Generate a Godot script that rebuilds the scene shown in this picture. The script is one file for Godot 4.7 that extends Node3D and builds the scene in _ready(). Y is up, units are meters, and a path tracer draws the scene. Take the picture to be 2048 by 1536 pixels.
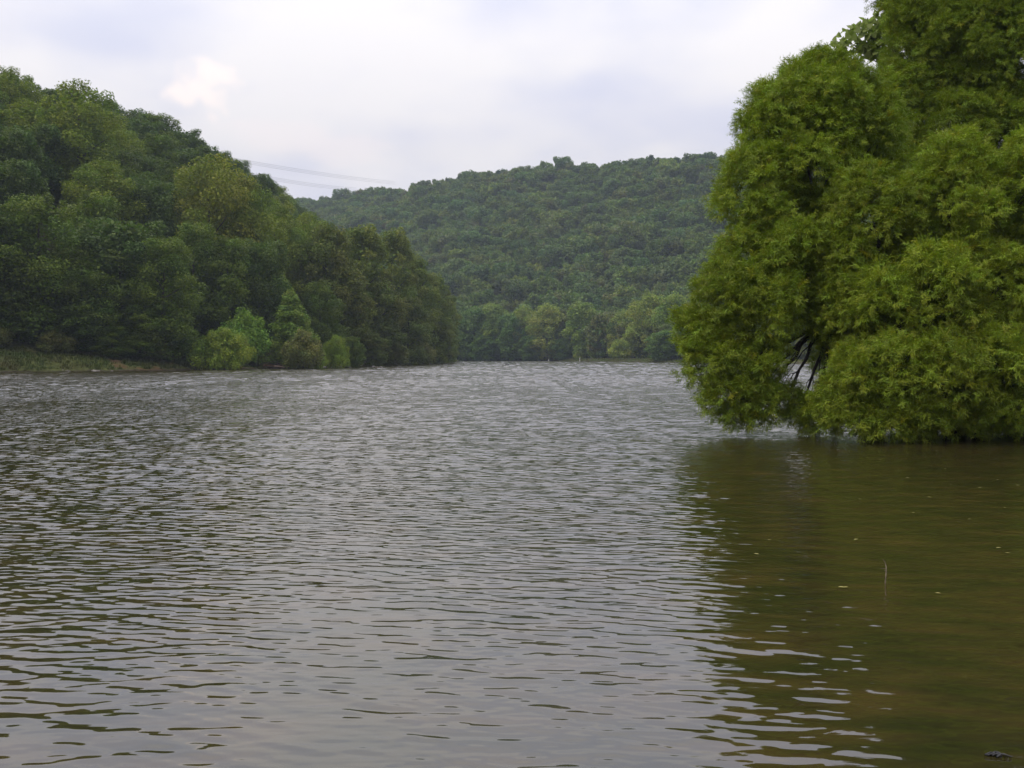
extends Node3D
# A wooded river bend on an overcast evening: open water, a steep wooded left bank, a far wooded hill in haze, willows at the right.
# Metres, y up, the camera stands 2 m above the water and looks along -z.

var rng := RandomNumberGenerator.new()
var names := {}
var left_shore := PackedVector2Array()
var far_shore := PackedVector2Array()
var rough := FastNoiseLite.new()
var kinds := []

# willow foliage masses: x, y, z, half width, half height
const WILLOW_A = [
	[7.96, 7.60, -28.80, 1.64, 2.18],
	[8.80, 9.17, -29.40, 1.11, 1.18],
	[6.36, 6.27, -28.00, 1.09, 1.39],
	[7.22, 8.03, -28.60, 1.08, 1.42],
	[9.64, 7.90, -29.60, 1.33, 2.10],
	[8.52, 10.13, -29.40, 0.53, 0.39],
	[7.92, 9.46, -29.20, 0.69, 0.62],
	[7.28, 4.22, -27.20, 1.22, 1.42],
	[6.21, 4.39, -27.60, 0.98, 0.98],
	[5.36, 3.25, -26.90, 1.02, 1.21],
	[4.71, 2.55, -26.80, 0.64, 0.76],
	[8.50, 3.62, -27.80, 1.25, 1.58],
	[6.39, 3.05, -26.70, 1.01, 1.20],
	[5.04, 1.85, -26.50, 0.88, 0.88],
	[6.00, 1.72, -26.60, 0.98, 0.73],
	[5.52, 0.91, -26.40, 0.90, 0.63],
	[6.36, 0.84, -26.50, 0.53, 0.63],
	[5.69, 0.48, -26.30, 0.56, 0.35],
	[7.00, 0.89, -26.80, 0.43, 0.48],
	[7.27, 0.46, -26.60, 0.45, 0.40],
	[7.72, 0.53, -26.40, 0.55, 0.55],
	[9.10, 1.91, -28.40, 1.08, 1.21],
	[7.39, 5.90, -29.20, 1.25, 1.38],
]
const WILLOW_B = [
	[13.05, 11.52, -33.60, 1.43, 1.91],
	[14.68, 11.35, -33.00, 1.49, 2.35],
	[13.90, 14.10, -33.80, 2.40, 1.92],
	[11.91, 9.54, -32.80, 1.12, 1.48],
	[13.21, 8.53, -32.00, 1.21, 1.36],
	[16.74, 11.78, -33.40, 1.74, 2.69],
	[14.96, 8.42, -32.20, 1.22, 1.53],
	[14.24, 10.53, -33.40, 1.42, 1.42],
	[15.94, 13.02, -33.40, 1.74, 1.74],
	[13.43, 13.00, -33.80, 1.44, 1.44],
	[15.01, 9.66, -33.00, 1.25, 1.09],
	[15.23, 16.54, -34.00, 2.74, 2.26],
	[18.23, 14.83, -34.50, 2.62, 2.62],
	[12.15, 13.06, -34.00, 0.45, 0.58],
	[11.86, 6.84, -32.80, 1.87, 2.02],
	[14.03, 6.23, -32.80, 2.18, 2.18],
	[17.20, 8.42, -33.00, 2.03, 2.66],
]
const WILLOW_C = [
	[9.12, 5.33, -26.80, 1.17, 1.50],
	[11.00, 5.80, -26.60, 1.24, 1.69],
	[13.03, 5.90, -26.40, 1.05, 1.63],
	[8.25, 4.43, -26.60, 0.78, 1.01],
	[10.15, 5.10, -27.00, 0.90, 1.15],
	[9.01, 3.13, -25.70, 1.04, 1.22],
	[8.26, 3.09, -26.20, 0.82, 1.04],
	[10.13, 3.35, -25.30, 1.06, 1.34],
	[11.55, 3.36, -25.40, 1.01, 1.42],
	[12.91, 3.49, -25.60, 1.04, 1.58],
	[8.22, 1.33, -24.90, 0.92, 0.97],
	[9.01, 1.51, -24.50, 0.84, 1.07],
	[10.07, 1.51, -24.40, 0.90, 1.16],
	[11.22, 1.63, -24.50, 0.88, 1.07],
	[12.48, 1.33, -24.70, 0.96, 1.08],
	[7.66, 0.80, -24.80, 0.66, 0.59],
	[7.92, 0.47, -24.50, 0.77, 0.44],
	[8.75, 0.36, -24.40, 0.72, 0.37],
	[9.68, 0.55, -24.40, 0.67, 0.51],
	[11.51, 0.75, -24.60, 0.77, 0.49],
	[10.81, 0.38, -25.00, 0.78, 0.38],
	[12.39, 0.36, -25.20, 0.91, 0.43],
	[12.12, 0.86, -27.60, 2.09, 0.86],
	[10.74, 0.61, -27.40, 1.43, 0.73],
	[14.20, 4.86, -26.00, 1.73, 2.22],
	[14.48, 2.41, -26.00, 1.73, 1.97],
	[10.46, 1.91, -27.40, 1.56, 1.56],
	[12.15, 1.65, -27.40, 1.56, 1.30],
	[13.46, 1.13, -27.40, 1.43, 1.04],
	[11.20, 4.29, -28.00, 1.86, 1.73],
	[9.22, 0.91, -26.40, 1.00, 0.80],
]
# trees: x, height of the top, z, crown width, kind, name, label, category, group
const LEFT_TREES = [
	[-71.13, 23.12, -143.00, 13.91, 1, "broadleaf_tree", "dark green tree at the left edge of the picture, above the orange bank", "tree", "large trees along the left bank"],
	[-64.93, 24.43, -145.00, 13.36, 0, "broadleaf_tree", "rounded mid green tree left of the dark gap, over the grassy bank", "tree", "large trees along the left bank"],
	[-59.67, 16.79, -147.00, 11.29, 0, "broadleaf_tree", "low-crowned tree leaning over the middle of the shaded left bank", "tree", "large trees along the left bank"],
	[-56.63, 22.80, -153.00, 13.31, 4, "broadleaf_tree", "dark tree with layered crown between the two rounded trees on the left bank", "tree", "large trees along the left bank"],
	[-50.19, 19.44, -152.00, 10.89, 0, "broadleaf_tree", "rounded tree with lit right edge beside the grassy clearing", "tree", "large trees along the left bank"],
	[-52.79, 10.72, -150.00, 9.21, 0, "broadleaf_tree", "low tree hanging over the shaded bank left of the clearing", "tree", "large trees along the left bank"],
	[-66.25, 11.46, -145.00, 9.65, 0, "broadleaf_tree", "low tree beside the orange soil of the left bank", "tree", "large trees along the left bank"],
	[-58.98, 10.49, -146.00, 9.71, 4, "broadleaf_tree", "low shaded tree at the middle of the dark left bank", "tree", "large trees along the left bank"],
	[-77.69, 51.42, -190.00, 16.53, 2, "broadleaf_tree", "tall light green tree rising highest on the left slope", "tree", "large trees along the left bank"],
	[-86.24, 47.43, -190.00, 16.53, 2, "broadleaf_tree", "light green tree just left of the tallest light green tree on the slope", "tree", "large trees along the left bank"],
	[-67.96, 34.60, -176.00, 13.51, 2, "broadleaf_tree", "light green tree right below the tallest tree on the left slope", "tree", "large trees along the left bank"],
	[-53.52, 38.59, -188.00, 18.28, 5, "broadleaf_tree", "yellow-tinged broad tree crowning the middle of the left wood", "tree", "large trees along the left bank"],
	[-46.96, 33.63, -190.00, 12.64, 2, "broadleaf_tree", "olive green tree right of the yellow-tinged broad crown", "tree", "large trees along the left bank"],
	[-61.29, 33.58, -182.00, 10.25, 4, "broadleaf_tree", "dark tree left of the yellow-tinged broad crown", "tree", "large trees along the left bank"],
	[-51.29, 23.91, -170.00, 11.31, 0, "broadleaf_tree", "mid green tree above the grassy clearing on the left bank", "tree", "large trees along the left bank"],
	[-46.23, 21.74, -172.00, 10.56, 0, "broadleaf_tree", "green tree above the bright willow shrub", "tree", "large trees along the left bank"],
	[-42.38, 22.42, -178.00, 10.02, 4, "broadleaf_tree", "dark green tree behind the small cone-shaped tree", "tree", "large trees along the left bank"],
	[-45.11, 32.42, -206.00, 12.65, 2, "broadleaf_tree", "slender green tree left of the olive trees on the point", "tree", "large trees along the left bank"],
	[-41.32, 31.09, -214.00, 12.05, 2, "broadleaf_tree", "green tree with ragged top behind the small cone-shaped tree", "tree", "large trees along the left bank"],
	[-35.72, 28.42, -205.00, 11.54, 6, "broadleaf_tree", "olive-brown tree at the left end of the wooded point", "tree", "large trees along the left bank"],
	[-32.44, 30.59, -226.00, 13.88, 3, "broadleaf_tree", "tall olive tree rising in the middle of the wooded point", "tree", "large trees along the left bank"],
	[-32.05, 19.55, -203.00, 11.43, 6, "broadleaf_tree", "olive-brown lower tree in front of the tallest olive tree on the point", "tree", "large trees along the left bank"],
	[-27.77, 32.31, -246.00, 11.96, 3, "broadleaf_tree", "tall olive green tree with a bump on top, right of the tallest olive tree", "tree", "large trees along the left bank"],
	[-27.96, 18.20, -224.00, 11.47, 6, "broadleaf_tree", "olive-brown lower tree leaning to the water on the point", "tree", "large trees along the left bank"],
	[-24.02, 27.37, -262.00, 11.61, 3, "broadleaf_tree", "olive tree with notched top near the tip of the wooded point", "tree", "large trees along the left bank"],
	[-23.73, 15.96, -240.00, 10.01, 6, "broadleaf_tree", "yellow-olive lower tree near the tip of the wooded point", "tree", "large trees along the left bank"],
	[-21.24, 24.87, -288.00, 11.26, 3, "broadleaf_tree", "rounded olive tree second from the tip of the wooded point", "tree", "large trees along the left bank"],
	[-19.68, 21.67, -325.00, 8.47, 3, "broadleaf_tree", "rounded olive tree at the very tip of the wooded point", "tree", "large trees along the left bank"],
	[-19.90, 12.09, -292.00, 9.13, 6, "broadleaf_tree", "low ochre-tinged tree leaning over the water at the point", "tree", "large trees along the left bank"],
	[-34.86, 15.89, -192.00, 8.84, 0, "broadleaf_tree", "green tree right behind the small cone-shaped tree", "tree", "large trees along the left bank"],
	[-35.75, 12.92, -171.00, 9.63, 7, "cone_tree", "small cone-shaped light green tree near the left waterline", "tree", "shrubs along the left waterline"],
	[-41.60, 9.60, -164.00, 8.39, 10, "shrub", "fresh green shrub between the bright willow shrub and the cone-shaped tree", "shrub", "shrubs along the left waterline"],
	[-41.79, 6.42, -153.00, 9.55, 8, "willow_shrub", "bright yellow-green willow shrub on the left waterline", "shrub", "shrubs along the left waterline"],
	[-32.53, 6.35, -164.00, 6.84, 9, "shrub", "dull olive shrub in front of the small cone-shaped tree", "shrub", "shrubs along the left waterline"],
	[-31.01, 3.82, -167.00, 3.66, 8, "willow_shrub", "small bright yellow-green shrub right of the dull olive shrub", "shrub", "shrubs along the left waterline"],
	[-29.67, 5.79, -178.00, 5.57, 8, "willow_shrub", "yellow-green shrub under the olive-brown trees, beside the pale stones", "shrub", "shrubs along the left waterline"],
	[-28.01, 5.61, -186.00, 4.27, 0, "shrub", "green shrub above the pale slab of rock", "shrub", "shrubs along the left waterline"],
	[-47.51, 5.05, -157.00, 4.91, 0, "shrub", "low green shrub behind the grassy clearing", "shrub", "shrubs along the left waterline"],
	[-50.16, 5.32, -156.00, 4.07, 10, "shrub", "bright green low shrub at the back of the grassy clearing", "shrub", "shrubs along the left waterline"],
	[-26.95, 6.63, -204.00, 6.38, 6, "shrub", "olive shrub behind the pale slab of rock", "shrub", "shrubs along the left waterline"],
	[-25.04, 5.53, -226.00, 6.60, 9, "shrub", "dull green shrub at the waterline in the middle of the point", "shrub", "shrubs along the left waterline"],
	[-21.87, 6.03, -258.00, 6.73, 9, "shrub", "dull shrub at the waterline near the tip of the point", "shrub", "shrubs along the left waterline"],
	[-69.18, 6.84, -140.00, 6.45, 9, "shrub", "dark shrub at the left edge of the picture above the orange soil", "shrub", "shrubs along the left waterline"],
	[-61.88, 5.93, -143.00, 5.96, 9, "shrub", "dull low shrub under the rounded tree on the left bank", "shrub", "shrubs along the left waterline"],
	[-55.22, 6.35, -146.00, 6.09, 0, "shrub", "dark low shrub in the middle of the shaded left bank", "shrub", "shrubs along the left waterline"],
	[-51.06, 4.72, -151.00, 4.72, 9, "shrub", "dull low shrub left of the grassy clearing", "shrub", "shrubs along the left waterline"],
]
const FAR_TREES = [
	[-24.15, 18.17, -468.00, 14.64, 11, "shore_tree", "dark tree on the far shore just right of the wooded point", "tree", "trees along the far shore"],
	[-16.32, 24.26, -466.00, 17.01, 11, "shore_tree", "blue-green tree second from the wooded point on the far shore", "tree", "trees along the far shore"],
	[-8.56, 26.36, -464.00, 14.51, 12, "shore_tree", "tall green tree on the far shore above the floating driftwood", "tree", "trees along the far shore"],
	[-1.30, 21.07, -458.00, 14.33, 11, "shore_tree", "dark green tree on the far shore between two paler trees", "tree", "trees along the far shore"],
	[5.68, 24.95, -462.00, 14.45, 13, "shore_tree", "olive tree on the far shore left of the tallest pale tree", "tree", "trees along the far shore"],
	[15.18, 25.30, -452.00, 18.38, 13, "shore_tree", "tallest pale olive tree on the far shore with a light trunk", "tree", "trees along the far shore"],
	[24.60, 17.48, -448.00, 11.68, 11, "shore_tree", "dark narrow tree on the far shore between two pointed crowns", "tree", "trees along the far shore"],
	[30.39, 25.52, -440.00, 16.52, 12, "shore_tree", "pointed green tree on the far shore above the right white post", "tree", "trees along the far shore"],
	[38.70, 16.78, -428.00, 14.28, 11, "shore_tree", "dark tree on the far shore right of the pointed tree", "tree", "trees along the far shore"],
	[44.31, 20.79, -418.00, 13.07, 13, "shore_tree", "olive tree on the far shore behind the bright shrub", "tree", "trees along the far shore"],
	[50.92, 25.61, -390.00, 18.30, 13, "shore_tree", "broad olive tree on the far shore left of the near willow", "tree", "trees along the far shore"],
	[56.48, 25.04, -372.00, 15.51, 12, "shore_tree", "tall green far tree half hidden by the near willow", "tree", "trees along the far shore"],
	[60.48, 20.17, -340.00, 15.95, 11, "shore_tree", "green far tree behind the near willow foliage", "tree", "trees along the far shore"],
	[51.00, 10.83, -352.00, 12.85, 11, "shore_tree", "low dark tree at the right end of the far shore", "tree", "trees along the far shore"],
	[34.82, 11.16, -430.00, 10.31, 12, "shrub", "green shrub on the far shore left of the bright shrub", "shrub", "shrubs on the far shore"],
	[42.28, 9.08, -404.00, 11.79, 14, "willow_shrub", "bright yellow-green shrub on the far shore", "shrub", "shrubs on the far shore"],
	[28.09, 4.68, -436.00, 5.91, 14, "willow_shrub", "small yellow-green shrub beside the right white post", "shrub", "shrubs on the far shore"],
	[7.71, 11.20, -452.00, 11.78, 11, "shrub", "dark shrub on the far shore below the olive trees", "shrub", "shrubs on the far shore"],
	[21.33, 9.81, -446.00, 10.23, 11, "shrub", "dark shrub on the far shore between the two white posts", "shrub", "shrubs on the far shore"],
	[-11.76, 11.80, -460.00, 14.39, 11, "shrub", "dark shrub at the left end of the far shore", "shrub", "shrubs on the far shore"],
]
const RIDGE_TREES = [
	[-125.51, 151.80, -905.00, 16.04, 15, "ridge_tree", "thin open-crowned tree standing above the low saddle of the far ridge", "tree", "single trees on the far ridge"],
	[-118.72, 149.61, -902.00, 12.23, 15, "ridge_tree", "small sparse tree right of the thin tree on the far saddle", "tree", "single trees on the far ridge"],
	[-7.94, 150.56, -802.00, 12.54, 15, "ridge_tree", "small tree marking the left shoulder of the far ridge", "tree", "single trees on the far ridge"],
	[56.77, 149.34, -772.00, 13.68, 15, "ridge_tree", "bumpy tree on the far ridge left of the spire-shaped tree", "tree", "single trees on the far ridge"],
	[79.38, 149.22, -762.00, 17.48, 15, "ridge_tree", "wide flat-topped tree on the far ridge just left of the spire-shaped tree", "tree", "single trees on the far ridge"],
	[98.27, 150.07, -750.00, 10.17, 16, "ridge_tree", "spire-shaped dark tree standing above the far ridge", "tree", "single trees on the far ridge"],
	[133.04, 147.92, -722.00, 15.06, 15, "ridge_tree", "dark round tree on the far ridge beside the near willow", "tree", "single trees on the far ridge"],
	[111.98, 143.93, -740.00, 13.89, 15, "ridge_tree", "low round tree on the far ridge right of the spire-shaped tree", "tree", "single trees on the far ridge"],
]
const LEAVES = [
	[3.74, -11.42], [5.06, -10.92], [5.02, -10.64], [2.84, -9.05], [2.88, -9.05], [3.58, -8.82], [2.46, -10.58], [2.79, -11.39], [5.12, -13.40], [7.67, -18.63], [8.94, -22.17], [5.90, -14.87], [6.48, -17.25], [6.83, -16.38], [7.09, -15.94], [7.84, -16.98], [7.81, -16.25], [5.00, -17.69], [7.08, -20.25], [4.02, -14.66], [10.92, -23.81], [6.49, -13.84], [5.60, -12.86], [4.85, -14.66]
]
const STONES = [
	[-37.06, -183.85, 0.78], [-37.65, -192.20, 0.45], [-34.97, -183.85, 1.04], [-32.71, -183.85, 0.61], [-31.66, -183.85, 0.43], [-31.10, -192.20, 0.55], [-29.74, -192.20, 0.73], [-25.28, -192.20, 0.55], [-23.57, -183.85, 0.43], [-22.88, -183.85, 0.52], [-24.34, -234.85, 0.56], [-22.63, -264.18, 0.50], [-28.18, -183.85, 0.35], [-37.43, -176.20, 0.33], [-36.73, -169.16, 0.40], [-62.77, -132.21, 0.31], [-58.21, -136.47, 0.58], [-57.44, -136.47, 0.45], [-54.02, -136.47, 0.58], [-53.50, -136.47, 0.39], [-51.76, -136.47, 0.30], [-62.86, -136.47, 0.30]
]


func _ready():
	rng.seed = 4711
	rough.seed = 5
	rough.frequency = 1.0
	rough.fractal_octaves = 3
	make_camera()
	make_sky()
	make_sun()
	left_shore = smooth_line([[-112, -20], [-98, 20], [-84, 60], [-75, 100], [-65, 130], [-51.7, 141], [-46, 151], [-38.8, 162], [-30.9, 201], [-24.9, 234], [-20.5, 301], [-18.9, 395], [-34, 430], [-90, 470], [-200, 500]])
	far_shore = smooth_line([[-260, 560], [-150, 510], [-60, 482], [-15, 466], [16, 450], [35, 405], [48.7, 345], [80, 300], [140, 265], [260, 235]])
	make_ground()
	make_water()
	make_kinds()
	make_left_wood()
	make_far_wood()
	make_willows()
	make_sycamore()
	make_shore_things()
	make_grass()
	make_power_lines()


# ------------------------------------------------------------------ camera, sky, sun
func make_camera():
	var cam := Camera3D.new()
	cam.name = "camera"
	cam.position = Vector3(0, 2, 0)
	cam.rotation_degrees.x = -1.493
	cam.fov = 40.0
	cam.near = 0.1
	cam.far = 4000.0
	add_child(cam)
	cam.current = true


func make_sky():
	var w := 2048
	var h := 1024
	var data := PackedFloat32Array()
	data.resize(w * h * 3)
	var n := FastNoiseLite.new()
	n.seed = 21
	n.frequency = 1.0
	n.fractal_octaves = 4
	n.fractal_gain = 0.5
	var billow := FastNoiseLite.new()
	billow.seed = 8
	billow.frequency = 6.0
	billow.fractal_octaves = 4
	for j in h:
		var el := (0.5 - (j + 0.5) / h) * PI
		var sy := sin(el)
		var cy := cos(el)
		for i in w:
			var at := (j * w + i) * 3
			if el < -0.02:
				data[at] = 0.10
				data[at + 1] = 0.11
				data[at + 2] = 0.09
				continue
			var az := ((i + 0.5) / w) * TAU
			# a panorama's first column looks along -z
			var dx := sin(az)
			var dz := -cos(az)
			var p := Vector3(dx * cy, sy, dz * cy)
			# cloud layers flatten towards the horizon
			var q := Vector3(p.x, 0.0, p.z) / (sy + 0.22)
			var a := n.get_noise_3d(q.x * 0.75, 3.1, q.z * 0.75)
			var b := n.get_noise_3d(q.x * 1.9 + 7.0, 9.7, q.z * 1.9)
			var fine := billow.get_noise_3d(q.x * 0.55, 1.0, q.z * 0.55)
			var azd := rad_to_deg(atan2(p.x, -p.z))
			var eld := rad_to_deg(el)
			# a broad bright bank of cloud stands over the far hill
			var bu := (azd - 9.0) / 21.0
			var bv := (eld - 13.5) / 9.5
			var lit := exp(-(bu * bu + bv * bv) * 1.3)
			var thin := clampf(0.33 + 0.95 * a + 0.5 * b + 0.32 * fine + 0.40 * lit, 0.0, 1.0)
			thin = thin * thin * (3.0 - 2.0 * thin)
			var lav := Color(0.60, 0.615, 0.735)
			var pale := Color(0.785, 0.765, 0.782)
			var c := lav.lerp(pale, thin)
			var glow := smoothstep(0.25, 0.0, el)
			c = c.lerp(Color(0.73, 0.72, 0.76), glow * 0.5)
			# one small bright cumulus low over the left ridge, with its trailing bank
			var u := (azd + 16.1) / 2.0
			var v := (eld - 13.6) / 1.25
			var puff := 1.0 - (u * u + v * v) + 1.5 * billow.get_noise_2d(azd * 0.07, eld * 0.09)
			c = c.lerp(Color(0.93, 0.84, 0.81), smoothstep(0.0, 1.0, puff) * 0.9)
			var u2 := (azd + 11.0) / 6.5
			var v2 := (eld - 11.2 + 0.14 * (azd + 11.0)) / 1.1
			var bank := 1.0 - (u2 * u2 + v2 * v2) + 0.7 * billow.get_noise_2d(azd * 0.05 + 3.0, eld * 0.12)
			c = c.lerp(Color(0.84, 0.78, 0.79), smoothstep(0.0, 1.0, bank) * 0.55)
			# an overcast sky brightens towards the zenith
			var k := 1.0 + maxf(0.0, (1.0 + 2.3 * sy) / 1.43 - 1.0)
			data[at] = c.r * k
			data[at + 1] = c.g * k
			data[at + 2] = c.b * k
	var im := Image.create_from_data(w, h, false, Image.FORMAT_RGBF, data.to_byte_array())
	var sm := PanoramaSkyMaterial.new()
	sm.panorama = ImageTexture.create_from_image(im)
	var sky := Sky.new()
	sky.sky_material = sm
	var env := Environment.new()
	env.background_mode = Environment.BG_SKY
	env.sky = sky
	env.tonemap_mode = Environment.TONE_MAPPER_LINEAR
	env.tonemap_exposure = 1.15
	env.sdfgi_enabled = true
	env.ssao_enabled = true
	env.ssil_enabled = true
	env.fog_enabled = true
	env.fog_density = 0.00019
	env.fog_light_color = Color(0.86, 0.91, 1.0)
	var we := WorldEnvironment.new()
	we.name = "environment"
	we.environment = env
	add_child(we)


func make_sun():
	var sun := DirectionalLight3D.new()
	sun.name = "sun"
	sun.light_color = Color(1.0, 0.95, 0.86)
	sun.light_energy = 0.5
	sun.light_angular_distance = 35.0
	sun.shadow_enabled = true
	sun.sky_mode = DirectionalLight3D.SKY_MODE_LIGHT_ONLY
	add_child(sun)
	# high, from the left and a little behind the camera
	sun.look_at_from_position(Vector3(-58, 62, 22), Vector3.ZERO, Vector3.UP)


# ------------------------------------------------------------------ small helpers
func numbered(called: String) -> String:
	var k: int = names.get(called, 0)
	names[called] = k + 1
	return called if k == 0 else "%s_%03d" % [called, k]


func tag(o: Node, label: String, category: String, group := "", kind := ""):
	if label:
		o.set_meta("label", label)
	if category:
		o.set_meta("category", category)
	if group:
		o.set_meta("group", group)
	if kind:
		o.set_meta("kind", kind)


func mesh_node(called: String, m: Mesh, material: Material, parent: Node) -> MeshInstance3D:
	var o := MeshInstance3D.new()
	o.name = called
	o.mesh = m
	if material:
		o.material_override = material
	parent.add_child(o, true)
	return o


func array_mesh(v: PackedVector3Array, n: PackedVector3Array, c: PackedColorArray, ix: PackedInt32Array) -> ArrayMesh:
	var a := []
	a.resize(Mesh.ARRAY_MAX)
	a[Mesh.ARRAY_VERTEX] = v
	a[Mesh.ARRAY_NORMAL] = n
	if c.size():
		a[Mesh.ARRAY_COLOR] = c
	a[Mesh.ARRAY_INDEX] = ix
	var m := ArrayMesh.new()
	m.add_surface_from_arrays(Mesh.PRIMITIVE_TRIANGLES, a)
	return m


func leaf_material(through: Color, gloss := 0.55) -> StandardMaterial3D:
	var m := StandardMaterial3D.new()
	m.vertex_color_use_as_albedo = true
	m.roughness = gloss
	m.metallic_specular = 0.35
	m.cull_mode = BaseMaterial3D.CULL_DISABLED
	m.backlight_enabled = true
	m.backlight = through
	return m


func bark_material(c: Color) -> StandardMaterial3D:
	var m := StandardMaterial3D.new()
	m.albedo_color = c.linear_to_srgb()
	m.roughness = 0.9
	var tex := NoiseTexture2D.new()
	tex.width = 256
	tex.height = 256
	tex.seamless = true
	tex.noise = FastNoiseLite.new()
	tex.noise.seed = 3
	tex.noise.frequency = 0.03
	var ramp := Gradient.new()
	ramp.set_color(0, Color(0.45, 0.43, 0.40))
	ramp.set_color(1, Color(1, 1, 1))
	tex.color_ramp = ramp
	m.albedo_texture = tex
	m.uv1_triplanar = true
	m.uv1_scale = Vector3(1.5, 0.4, 1.5)
	return m


func rand_dir() -> Vector3:
	var z := rng.randf_range(-1.0, 1.0)
	var a := rng.randf() * TAU
	var r := sqrt(1.0 - z * z)
	return Vector3(r * cos(a), z, r * sin(a))


# a tapered tube through points; radii at each
func tube(st: SurfaceTool, pts: Array, radii: Array, sides := 7):
	var rings := []
	for i in pts.size():
		var dir: Vector3 = (pts[mini(i + 1, pts.size() - 1)] - pts[maxi(i - 1, 0)]).normalized()
		var side := dir.cross(Vector3(0.31, 0.2, 0.93)).normalized()
		var up := side.cross(dir)
		var ring := []
		for k in sides:
			var a := TAU * k / sides
			ring.append([pts[i] + (side * cos(a) + up * sin(a)) * radii[i], side * cos(a) + up * sin(a)])
		rings.append(ring)
	for i in pts.size() - 1:
		for k in sides:
			var l := (k + 1) % sides
			for q in [rings[i][k], rings[i][l], rings[i + 1][l], rings[i][k], rings[i + 1][l], rings[i + 1][k]]:
				st.set_normal(q[1])
				st.add_vertex(q[0])
	for k in sides:
		var l := (k + 1) % sides
		var last := pts.size() - 1
		for q in [rings[last][k], rings[last][l]]:
			st.set_normal(q[1])
			st.add_vertex(q[0])
		st.set_normal((pts[last] - pts[last - 1]).normalized())
		st.add_vertex(pts[last] + (pts[last] - pts[last - 1]).normalized() * radii[last])


func bent(a: Vector3, b: Vector3, sag: float, steps := 7, wobble := 0.0) -> Array:
	var out := []
	for i in steps + 1:
		var t := float(i) / steps
		var p := a.lerp(b, t) + Vector3.UP * sag * 4.0 * t * (1.0 - t)
		if i > 0 and i < steps:
			p += Vector3(rng.randf_range(-1, 1), rng.randf_range(-1, 1), rng.randf_range(-1, 1)) * wobble
		out.append(p)
	return out


func tapered(r0: float, r1: float, steps := 7) -> Array:
	var out := []
	for i in steps + 1:
		out.append(lerpf(r0, r1, pow(float(i) / steps, 0.8)))
	return out


# ------------------------------------------------------------------ terrain
func smooth_line(given: Array) -> PackedVector2Array:
	var dense := PackedVector2Array()
	for i in given.size() - 1:
		var a := Vector2(given[i][0], given[i][1])
		var b := Vector2(given[i + 1][0], given[i + 1][1])
		var k := maxi(1, int(a.distance_to(b) / 1.0))
		for j in k:
			dense.append(a.lerp(b, float(j) / k))
	for pass_ in 3:
		var s := dense.duplicate()
		for i in dense.size():
			var t := Vector2.ZERO
			var m := 0
			for k in range(-5, 6):
				t += dense[clampi(i + k, 0, dense.size() - 1)]
				m += 1
			s[i] = t / m
		dense = s
	return dense


func inland(line: PackedVector2Array, x: float, d: float) -> float:
	var p := Vector2(x, d)
	var best := 1e9
	var at := 0
	for i in range(0, line.size(), 6):
		var q := p.distance_squared_to(line[i])
		if q < best:
			best = q
			at = i
	for i in range(maxi(0, at - 6), mini(line.size(), at + 7)):
		var q := p.distance_squared_to(line[i])
		if q < best:
			best = q
			at = i
	var dir := line[mini(at + 1, line.size() - 1)] - line[maxi(at - 1, 0)]
	var side := dir.x * (d - line[at].y) - dir.y * (x - line[at].x)
	return sqrt(best) * (1.0 if side > 0.0 else -1.0)


func along(xs: Array, ys: Array, x: float) -> float:
	if x <= xs[0]:
		return ys[0]
	for i in xs.size() - 1:
		if x <= xs[i + 1]:
			return lerpf(ys[i], ys[i + 1], (x - xs[i]) / (xs[i + 1] - xs[i]))
	return ys[-1]


func left_profile(t: float, d: float, x: float) -> float:
	var h := along([-10, -1, 0, 1.0, 4, 9, 18, 32, 50, 70, 95, 150], [-2.5, -0.5, 0.0, 0.4, 1.7, 2.8, 6, 15, 28, 41, 45, 38], t)
	var low := (1.0 - 0.72 * smoothstep(390.0, 480.0, d)) * (1.0 + 0.18 * smoothstep(215.0, 270.0, d))
	if h > 3.0:
		h = 3.0 + (h - 3.0) * low
	return h + rough.get_noise_2d(x * 0.03, d * 0.03) * 3.0 * clampf((t - 8.0) / 30.0, 0.0, 1.0)


func left_height(x: float, d: float) -> float:
	return left_profile(inland(left_shore, x, d), d, x)


func far_height(x: float, d: float) -> float:
	var t := inland(far_shore, x, d)
	if t < 0.0:
		return maxf(-2.5, t * 0.4)
	var ridge := along([-201, -113, -9, 81, 135, 208, 300], [1000, 900, 800, 760, 720, 650, 600], x)
	var top := along([-201, -113, -9, 81, 135, 208, 300], [134, 127, 128, 127, 124, 116, 106], x)
	var foot := minf(t * 0.16, 1.2)
	var up := maxf(t - 22.0, 0.0)
	var left := maxf(ridge - d, 0.0)
	var f := up / maxf(up + left, 1.0)
	var h := foot + (top - foot) * pow(f, 0.92)
	if d > ridge:
		h = top - (d - ridge) * 0.25
	return h + rough.get_noise_2d(x * 0.008 + 9.0, d * 0.008) * 14.0 * f * (1.0 - f) * 3.0


func grid_mesh(x0: float, x1: float, d0: float, d1: float, step: float, height: Callable, color: Callable) -> ArrayMesh:
	var nx := int((x1 - x0) / step) + 1
	var nd := int((d1 - d0) / step) + 1
	var v := PackedVector3Array()
	var c := PackedColorArray()
	for j in nd:
		for i in nx:
			var x := x0 + i * step
			var d := d0 + j * step
			var y: float = height.call(x, d)
			v.append(Vector3(x, y, -d))
			c.append(color.call(x, y, d))
	return grid_of(v, c, nx, nd)


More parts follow.
